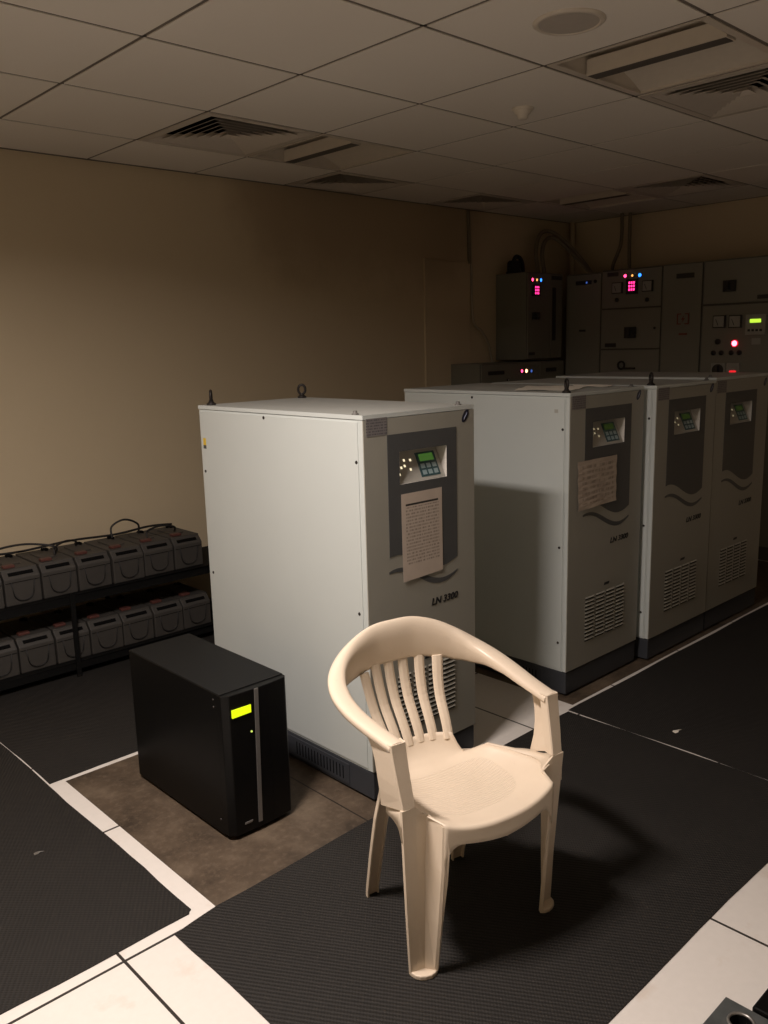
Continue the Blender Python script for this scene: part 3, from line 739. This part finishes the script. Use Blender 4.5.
t,ds = gear('switchgear_cabinet','narrow grey switchgear cabinet with a red danger plate at mid height','cabinet',(XF,yl,0),.310,.45,2.077,[(.006,.304,.10,2.0705)],M['swg'],-PI/2,G)
pbox(ds[0],'nameplate',.110,.246,1.972,2.006,M['plate'],-.006)
dg = pbox(ds[0],'danger_plate',.128,.220,1.648,1.726,M['swg'],-.005,0,0)
q = MB().box(.128,.136,-.007,-.0045,1.648,1.726).box(.212,.220,-.007,-.0045,1.648,1.726).box(.136,.16,-.007,-.0045,1.718,1.726).box(.188,.212,-.007,-.0045,1.718,1.726).box(.136,.16,-.007,-.0045,1.648,1.656).box(.188,.212,-.007,-.0045,1.648,1.656)
q.prism([(.182,1.712),(.160,1.682),(.174,1.682),(.166,1.660),(.190,1.692),(.176,1.692)], lambda a,b,tt:(a,tt,b), -.007,-.0045)
q.build('danger_mark', M['redp'], dg)
pbox(ds[0],'small_plate',.146,.208,1.573,1.587,M['redp'],-.005,0,0)
yl = 2.946
t,ds = gear('switchgear_cabinet','wide grey switchgear cabinet with a big lit red lamp and a lime display','cabinet',(XF,yl,0),.78,.45,2.079,[(.006,.774,1.782,2.070),(.006,.774,.10,1.768)],M['swg'],-PI/2,G)
d0,d1 = ds
handle_switch(d0,.196,1.896,.088,.077); pbox(d0,'nameplate',.390,.510,1.799,1.826,M['plate'],-.006)
meterface(d1,.137,1.658,.088,.086); meterface(d1,.251,1.655,.088,.086)
ctl = pbox(d1,'controller',.327,.463,1.562,1.698,M['meter'],-.022); ctl.data.materials.clear(); ctl.data.materials.append(M['meter'])
pbox(ctl,'lime_display',.358,.432,1.643,1.667,M['lcdg'],-.0245,-.0215,0)
for n in range(4): pbox(ctl,'key',.345+n*.027,.362+n*.027,1.585,1.60,M['plate'],-.0245,-.0215,0)
lampdot(d1,'push_button',.130,1.521,.015,M['knob'])
lampdot(d1,'indicator_lamp',.252,1.507,.019,M['lamp_red'],rim='lamp_rim')  # bezel given its own glow to imitate the lamp's red halo
pbox(d1,'emblem_plate',.368,.430,1.497,1.540,M['meter'],-.005)
for bx in (.101,.159,.230,.287): lampdot(d1,'push_button',bx,1.443,.013,M['knob'])
sqp = pbox(d1,'switch_plate',.088,.192,1.275,1.372,M['meter'],-.005); rotary(d1,.140,1.324,.040)
sqp = pbox(d1,'lit_push_switch',.207,.297,1.288,1.374,M['meter'],-.016); pbox(sqp,'lit_window',.230,.276,1.288,1.322,M['lamp_dim'],-.019,-.0155,0)

t,ds = gear('control_box','grey control box with three small lit lamps, hung on the left wall above a cabinet','control box',(5.355,4.065,1.418),.457,.305,.652,[(.006,.30,.006,.646),(.306,.451,.006,.646)],M['swbox'])
d0,d1 = ds
lampdot(d0,'indicator_lamp',.052,.596,.0125,M['lamp_pink']); lampdot(d0,'indicator_lamp',.106,.596,.0105,M['lamp_amber']); lampdot(d0,'indicator_lamp',.157,.596,.0125,M['lamp_blue'])
ds_ = pbox(d0,'digital_meter',.055,.148,.475,.560,M['plate'],-.014); pbox(ds_,'readout',.073,.128,.485,.552,M['digits'],-.016,-.0135,0)
handle_switch(d0,.097,.328,.076,.056); pbox(d0,'nameplate',.02,.095,.032,.055,M['plate'],-.006)
pbox(d1,'nameplate',.335-.03,.455-.012,.603,.633,M['plate'],-.006); pbox(d1,'cable_slot',.318,.362,.14,.545,M['knob'],-.004,.0005,0)
t,ds = gear('distribution_cabinet','low wide grey distribution cabinet behind the second cabinet, three small lamps in a row','cabinet',(4.819,4.071,0),1.035,.30,1.402,[(.006,.71,.08,1.394),(.716,1.029,.08,1.394)],M['swbox'])
d0,d1 = ds
lampdot(d0,'indicator_lamp',.471,1.335,.0125,M['lamp_pink']); lampdot(d0,'indicator_lamp',.527,1.334,.0145,M['lamp_white']); lampdot(d0,'indicator_lamp',.590,1.331,.0125,M['lamp_dimblue'])
pbox(d0,'nameplate',.08,.266,1.318,1.347,M['plate'],-.006); pbox(d1,'nameplate',.79,.924,1.316,1.347,M['plate'],-.006); lampdot(d0,'door_lock',.307,1.275,.008,M['steel'])

# cables and conduits
yw = WY-.008
cable('wall_cable', [(5.035,yw,2.50),(5.058,yw,2.15),(5.062,yw-.012,1.74),(5.15,yw-.02,1.645),(5.225,yw-.02,1.56),(5.27,yw-.02,1.44),(5.275,yw-.03,1.402)], .0085, M['cablew'], 'thin pale cable running down the cream wall and curving to the low cabinet')
cable('wall_conduit', [(5.022,yw-.006,HC-.006),(5.026,yw-.006,2.35),(5.030,yw-.006,2.14)], .012, M['trunk'], 'short dark conduit high on the cream wall beside the pale cable', 'conduit')
cable('power_cable', [(5.70,4.22,2.0705),(5.72,4.26,2.26),(5.80,4.28,2.39),(5.92,4.27,2.42),(6.03,4.20,2.34),(6.08,4.08,2.20),(6.10,3.98,2.0665)], .016, M['lead'], 'outer dark cable arching from the control box to the corner cabinet', 'cable', 'arched cables in the corner')
cable('power_cable', [(5.74,4.19,2.0705),(5.76,4.23,2.24),(5.83,4.25,2.34),(5.92,4.24,2.37),(6.00,4.18,2.30),(6.04,4.07,2.18),(6.05,3.96,2.0665)], .016, M['lead'], 'inner dark cable arching from the control box to the corner cabinet', 'cable', 'arched cables in the corner')
cable('corner_conduit', [(6.325,4.335,0),(6.325,4.335,1.2),(6.325,4.335,HC-.006)], .022, M['wall'], 'painted pipe standing in the corner where both walls meet', 'conduit')
cable('drop_conduit', [(6.20,3.79,HC-.006),(6.20,3.79,2.32),(6.19,3.815,2.22),(6.17,3.84,2.14),(6.17,3.85,2.0665)], .014, M['trunk'], 'bent dark conduit dropping from the ceiling to the corner cabinet top', 'conduit')
cable('drop_conduit', [(6.22,3.73,HC-.006),(6.22,3.73,2.3),(6.21,3.72,2.15),(6.21,3.71,2.074)], .014, M['trunk'], 'straight dark conduit dropping from the ceiling to the cabinet with the red display', 'conduit')
g_ = thing('cable_gland', 'black cable gland with a short looped lead on top of the control box', 'cable gland', (5.44,4.26,2.070))
MB().lathe([(0,.10),(.040,.10),(.052,.085),(.055,.02),(.062,.018),(.062,0),(0,0)], (0,0,0), seg=20).build('gland_body', M['rope'], g_, smooth=True)
MB().tube(smoothpath([(-.01,0,.085),(.02,0,.13),(.07,0,.125),(.105,0,.08),(.115,0,.0)]), .016, 8).build('lead', M['rope'], g_, smooth=True)

# ------------------------------------------------------------------ grey box cut off in the bottom corner
bx,by,bz_ = 1.700,.716,.085
t = thing('grey_metal_box', 'low grey metal box with a round black opening, on the white floor tiles', 'box', (bx-.40,by-.30,0))
q = MB(); RR=.024; cx,cy=.351,.243
outer=[]; inner=[]; Nn=32
for i in range(Nn):
    a=2*PI*i/Nn+PI/4; inner.append((cx+RR*math.cos(a),cy+RR*math.sin(a)))
corners=[(.40,.30),(0,.30),(0,0),(.40,0)]
for s in range(4):
    idx=[(s*8+k)%Nn for k in range(9)]; a=corners[s]; b=corners[(s+1)%4]
    for k in range(8):
        p0=(a[0]+(b[0]-a[0])*k/8,a[1]+(b[1]-a[1])*k/8); p1=(a[0]+(b[0]-a[0])*(k+1)/8,a[1]+(b[1]-a[1])*(k+1)/8)
        i0_,i1_=inner[idx[k]],inner[idx[k+1]]
        q.add([(*p0,bz_),(*p1,bz_),(*i1_,bz_),(*i0_,bz_)],[(0,1,2,3)])
for s in range(4):
    a=corners[s]; b=corners[(s+1)%4]; q.add([(*a,.008),(*b,.008),(*b,bz_),(*a,bz_)],[(0,1,2,3)])
q.add([(*p_,.008) for p_ in corners],[(0,1,2,3)])
q.build('casing', M['grey_box'], t)
MB().lathe([(RR+.0005,-.001),(RR-.001,-.05),(0,-.05)], (cx,cy,bz_), seg=28).build('round_opening', M['slot'], t)
MB().lathe([(RR+.006,.000),(RR+.005,.003),(RR,.003),(RR,-.002)], (cx,cy,bz_), seg=28).build('opening_rim', M['steel'], t, smooth=True)
for (fx,fy) in ((.05,.05),(.35,.05),(.05,.25),(.35,.25)): MB().lathe([(0,0),(.014,0),(.014,.009)], (fx,fy,0), seg=12).build('foot', M['black'], t)
t = thing('black_clamp_block', 'black block with a slanted edge beside the grey metal box', 'block', (1.712,.560,0))
MB().prism([(0,0),(.19,0),(.19,.07),(.16,.103),(0,.103)], lambda a,b,tt:(a,b,tt), 0,.085).build('block_body', M['black'], t, bevel=.006)
MB().lathe([(0,.092),(.010,.092),(.014,.084)], (.15,.03,0), seg=16).build('block_screw', M['steel'], t)

# ------------------------------------------------------------------ the plastic armchair
CH = thing('plastic_armchair', 'beige plastic armchair with a slatted back standing on the black mat', 'chair', (1.57925,1.448,.0036), math.radians(-10.735))
ch = M['chair']
L3 = lambda x,f,z: (x,-f,z)                       # chair space: f points to the front
def lerp(a,b,t): return a+(b-a)*t
def interp(tab, x):
    if x <= tab[0][0]: return tab[0][1]
    for (a,b),(c_,d_) in zip(tab[:-1],tab[1:]):
        if x <= c_: return b+(d_-b)*(x-a)/(c_-a)
    return tab[-1][1]
# --- seat, rolled front lip and apron in one moulded surface
seat_w = [(-.172,.106),(-.156,.114),(-.13,.121),(-.10,.129),(-.07,.152),(-.05,.169),(0,.192),(.05,.208),(.094,.222),(.125,.220),(.150,.197),(.17,.189),(.208,.178)]
seat_zc = [(-.172,.448),(-.166,.436),(-.156,.420),(-.14,.402),(-.11,.386),(-.06,.376),(0,.372),(.08,.374),(.15,.381),(.19,.391),(.208,.397)]
seat_ze = [(-.172,.448),(-.166,.436),(-.156,.420),(-.12,.398),(-.10,.396),(-.07,.416),(-.05,.430),(0,.431),(.094,.431),(.15,.428),(.208,.421)]
apr = [(0,.343),(.05,.347),(.10,.354),(.13,.359),(.148,.357),(.160,.347),(.169,.332),(.178,.300)]
fs = [-.172,-.167,-.162,-.156,-.147,-.137,-.127,-.115,-.103,-.09,-.075,-.06,-.04,-.015,.015,.045,.075,.100,.128,.15,.175,.195,.206]
NU = 32; rows = []
for f_ in fs:
    w_ = interp(seat_w,f_); row = []
    for n in range(NU+1):
        u = -1+2*n/NU; au = abs(u)
        fb = max(0,(f_-.06)/(.208-.06)); ff = f_+.026*fb**1.5*(1-u*u)
        back = max(0,min(1,(-.10-f_)/.06)); ff += .040*back*au**2.3
        z = lerp(interp(seat_zc,f_), interp(seat_ze,f_), au**3)
        row.append(L3(u*w_, ff, z))
    rows.append(row)
for (df,dz) in ((.004,-.001),(.0075,-.004),(.0095,-.009)):
    rows.append([(p[0],p[1]-df,p[2]+dz) for p in rows[22]])
lip = rows[-1]
for tq in (.35,.7,1.0):
    row = []
    for n,p in enumerate(lip):
        zb = interp(apr,abs(p[0])); row.append((p[0],p[1]+.004*tq,lerp(p[2],min(zb,p[2]-.004),tq)))
    rows.append(row)
seat = MB().grid(rows).build('seat', M['seat'], CH, smooth=True, solid=.004, offset=-1)
# dark scuff marks on the apron
# --- legs (channels open to the outside), posts, side skirts
for s in (-1,1):
    A = [(.464,.266,.165),(.30,.259,.158),(.15,.252,.151),(.010,.245,.146)]     # z, x, f : outer rim
    Q = [(.462,.228,.163),(.30,.226,.157),(.15,.225,.153),(.010,.225,.150)]
    B = [(.427,.188,.155),(.30,.193,.154),(.15,.199,.154),(.010,.205,.154)]     # crease
    C_ = [(.415,.178,.212),(.30,.181,.206),(.15,.186,.192),(.010,.191,.177)]    # ridge
    E_ = [(.345,.166,.213),(.26,.168,.203),(.15,.174,.187),(.010,.181,.171)]    # inner return
    if s > 0:
        A = [(a,b-.010*min(1,a/.2),c) for a,b,c in A]; Q = [(a,b-.006*min(1,a/.2),c) for a,b,c in Q]
    q = MB(); rows = []
    for tab in (A,Q,B,C_,E_):
        for k in range(4): tab[k] = (tab[k][0],tab[k][1],tab[k][2]-s*.011*(1-tab[k][0]/.46))
    for k in range(4):
        rows.append([L3(s*(A[k][1]+.001),A[k][2]-.007,A[k][0]),L3(s*(A[k][1]+.001),A[k][2],A[k][0]), L3(s*Q[k][1],Q[k][2],Q[k][0]), L3(s*(B[k][1]+.004),B[k][2]-.001,B[k][0]), L3(s*(B[k][1]-.001),B[k][2]+.006,B[k][0]), L3(s*(C_[k][1]+.001),C_[k][2]-.004,C_[k][0]), L3(s*(C_[k][1]-.004),C_[k][2],C_[k][0]), L3(s*E_[k][1],E_[k][2],E_[k][0])])
    q.grid(rows)
    leg = q.build('leg', ch, CH, solid=.0045)
    padp = [(.2475,.136),(.2475,.150),(.244,.163),(.236,.173),(.224,.180),(.209,.184),(.194,.181),(.183,.173),(.190,.162),(.203,.152),(.216,.142),(.232,.134)]
    ft = MB().prism([(s*a,-(b-s*.011)) for a,b in padp], lambda a,b,tt:(a,b,tt), 0,.013)
    ft.build('foot_pad', ch, leg, bevel=.003)
    post = MB(); rows = []
    zs = [.622,.605,.58,.55,.52,.49,.464]
    xo = [.277,.2765,.275,.273,.271,.268,.266]; xi = [.232,.232,.2315,.231,.230,.229,.228]; ff = [.1350,.1375,.142,.148,.154,.160,.165]; bk = [.000,.026,.044,.053,.057,.058,.052]; zk = [.622,.605,.58,.55,.516,.474,.425]
    if s > 0: xo = [a-.010 for a in xo]; xi = [a-.008 for a in xi]
    for k in range(7):
        rows.append([L3(s*(xi[k]-.001),ff[k]-.026,zs[k]),L3(s*xi[k],ff[k]-.003,zs[k]),L3(s*(xi[k]+.003),ff[k],zs[k]),L3(s*(xo[k]-.003),ff[k],zs[k]),L3(s*xo[k],ff[k]-.003,zs[k]),L3(s*(xo[k]-(.002 if k < 5 else .004+.006*(k-5))),bk[k],zk[k])])
    post.grid(rows)
    post.build('arm_post', ch, CH, solid=.0045, offset=-1)
    rail = MB(); rows = []
    zb = [(-.095,.325),(-.085,.343),(-.07,.356),(-.05,.364),(.0,.386),(.05,.402),(.10,.414),(.135,.412),(.152,.402),(.162,.380)]
    for n in range(17):
        f0 = lerp(.162,-.078,n/16)
        x0 = interp([(-.095,.165),(-.07,.1655),(-.05,.171),(0,.195),(.03,.212),(.05,.238),(.085,.250),(.11,.254),(.135,.259),(.162,.264)],f0)-(.010*max(0,f0)/.162 if s > 0 else 0)
        xin = interp(seat_w,f0) if f0 > -.06 else interp([(-.095,.135),(-.06,.160)],f0)
        zt0 = interp([(-.078,.402),(-.065,.416),(-.05,.429),(.094,.433),(.13,.446),(.162,.462)],f0)
        rows.append([L3(s*(min(x0,xin)-.004),f0,min(zt0-.003,interp(seat_ze,f0)-.001)),L3(s*(x0-.001),f0,zt0),L3(s*(x0+.001),f0,zt0-.004),L3(s*(x0+.003),f0,interp(zb,f0))])
    rail.grid(rows); rail.build('side_skirt', ch, CH, smooth=True, solid=.004)
    q = MB(); rows = []
    for (z,xo_,fo,xin,fi) in ((.398,.167,-.082,.124,-.110),(.380,.174,-.084,.126,-.112),(.286,.181,-.107,.130,-.124),(.155,.176,-.145,.131,-.156),(.02,.1715,-.178,.137,-.180),(0,.171,-.180,.137,-.181)):
        rows.append([L3(s*(xo_+.001),fo+.012,z),L3(s*xo_,fo,z),L3(s*xin,fi,z),L3(s*(xin-.001),fi+.010,z)])
    q.grid(rows); q.build('leg', ch, CH, solid=.0045)
# --- rim that runs from arm tip round the back to the other arm tip
half = [((0,-.262,.780),.018,.126,.030),((.07,-.259,.777),.018,.125,.030),((.138,-.246,.758),.022,.117,.028),((.200,-.228,.728),.034,.102,.026),((.250,-.192,.697),.046,.075,.024),((.281,-.130,.672),.050,.044,.022),((.291,-.050,.651),.048,.026,.022),((.285,.045,.633),.046,.020,.022),((.278,.133,.621),.046,.018,.020)]
full = [((-p[0],p[1],p[2]),a,b,c_) for (p,a,b,c_) in half[:0:-1]] + half
full = [((p[0]-.013*(.133-p[1])/.39-(.010*max(0,min(1,p[0]/.25))*max(0,min(1,(p[1]+.25)/.25))),p[1],p[2]),a,b,c_) for (p,a,b,c_) in full]
ctrl = [Vector(p) for p,_,_,_ in full]
path = smoothpath([tuple(p) for p in ctrl], 5)
par = [i/5 for i in range(len(path))]
def pick(ix, tt):
    k = min(int(tt),len(full)-2); return lerp(full[k][ix],full[k+1][ix],tt-k)
rows = []
for i,p in enumerate(path):
    tan = (path[min(i+1,len(path)-1)]-path[max(i-1,0)]); tan.z = 0; tan.normalize()
    inw = Vector((tan.y,-tan.x,0))
    ctr = Vector((0,0,0))-Vector((p.x,p.y,0))
    if inw.dot(ctr) < 0: inw = -inw
    wd,hi,ho = pick(1,par[i]),pick(2,par[i]),pick(3,par[i])
    back = max(0,min(1,(hi-.03)/.09))
    O = p; I = p+inw*wd
    sec = [O+inw*.004+Vector((0,0,-ho)), O+Vector((0,0,-.006)), O+inw*.005, O.lerp(I,.55)+Vector((0,0,.001)), I+Vector((0,0,-.003-.010*back)), I+inw*(.001+.004*back)+Vector((0,0,-.010-.03*back)), p+inw*lerp(wd+.001,.013,back)+Vector((0,0,-hi))]
    rows.append([L3(v.x,v.y,v.z) for v in sec])
    if i in (0,len(path)-2): rows.append([tuple(Vector(rows[-1][m]).lerp(Vector(L3(*(sec[m]+(path[1]-path[0] if i == 0 else path[-1]-path[-2])))), .06 if i == 0 else .94)) for m in range(len(sec))])
rim = MB().grid(rows).build('back_and_arm_rim', ch, CH, smooth=True, solid=.0045, subsurf=1)
# --- slats
for n in range(6):
    k = n-2.5; rf = []
    for i in range(13):
        u = i/12; xc = k*lerp(.0395,.0480,u)-.006*u+.0055*max(0,k)*u; hw = lerp(.0155,.0170,u)
        z = lerp(.430,.672,u)-.020*(abs(k)/2.5)**2*u
        f0 = lerp(-.166,-.254,u)-.018*math.sin(PI*u)*min(1,u*2.2)+.004*(1-u)
        f0 += lerp(.040*(abs(xc)/.113)**2.3, .030*(abs(xc)/.13)**2, u)
        sl_ = lerp(.4*2.3*.1*abs(k)/2.5, .5*abs(xc)/.13*.45, u)*(1 if k > 0 else -1)
        def pt(dx,df): return L3(xc+dx, f0+df+dx*sl_, z)
        rf.append([pt(-hw,-.004),pt(-hw*.85,-.001),pt(-hw*.4,.002),pt(hw*.4,.002),pt(hw*.85,-.001),pt(hw,-.004),pt(hw*.9,-.008),pt(-hw*.9,-.008)])
    sl = MB().grid(rf, True)
    sl.add(rf[0],[tuple(range(8))]).add(rf[-1],[tuple(range(8))])
    sl.build('back_slat', ch, CH, smooth=False, bevel=.0012)

# ------------------------------------------------------------------ camera, world, view
cam = bpy.data.cameras.new('camera'); co = bpy.data.objects.new('camera', cam); COL.objects.link(co)
RT = Vector((0.72589753,-0.68733264,-0.02542865)); UP = Vector((0.15123202,0.12343296,0.98076153)); FW = Vector((0.67097068,0.715778,-0.19354638))
mw = Matrix.Identity(4)
for i in range(3):
    mw[i][0] = RT[i]; mw[i][1] = UP[i]; mw[i][2] = -FW[i]
mw[2][3] = 1.56379398
co.matrix_world = mw
cam.sensor_fit = 'VERTICAL'; cam.sensor_height = 24; cam.lens = 850.91*24/1024; cam.clip_start = .02
SC.camera = co
wd = bpy.data.worlds.new('world'); SC.world = wd; wd.use_nodes = True
wd.node_tree.nodes['Background'].inputs[0].default_value = (0,0,0,1); wd.node_tree.nodes['Background'].inputs[1].default_value = 0
SC.view_settings.view_transform = 'Standard'; SC.view_settings.look = 'None'
SC.view_settings.exposure = 0; SC.view_settings.gamma = 1; SC.view_settings.use_curve_mapping = False
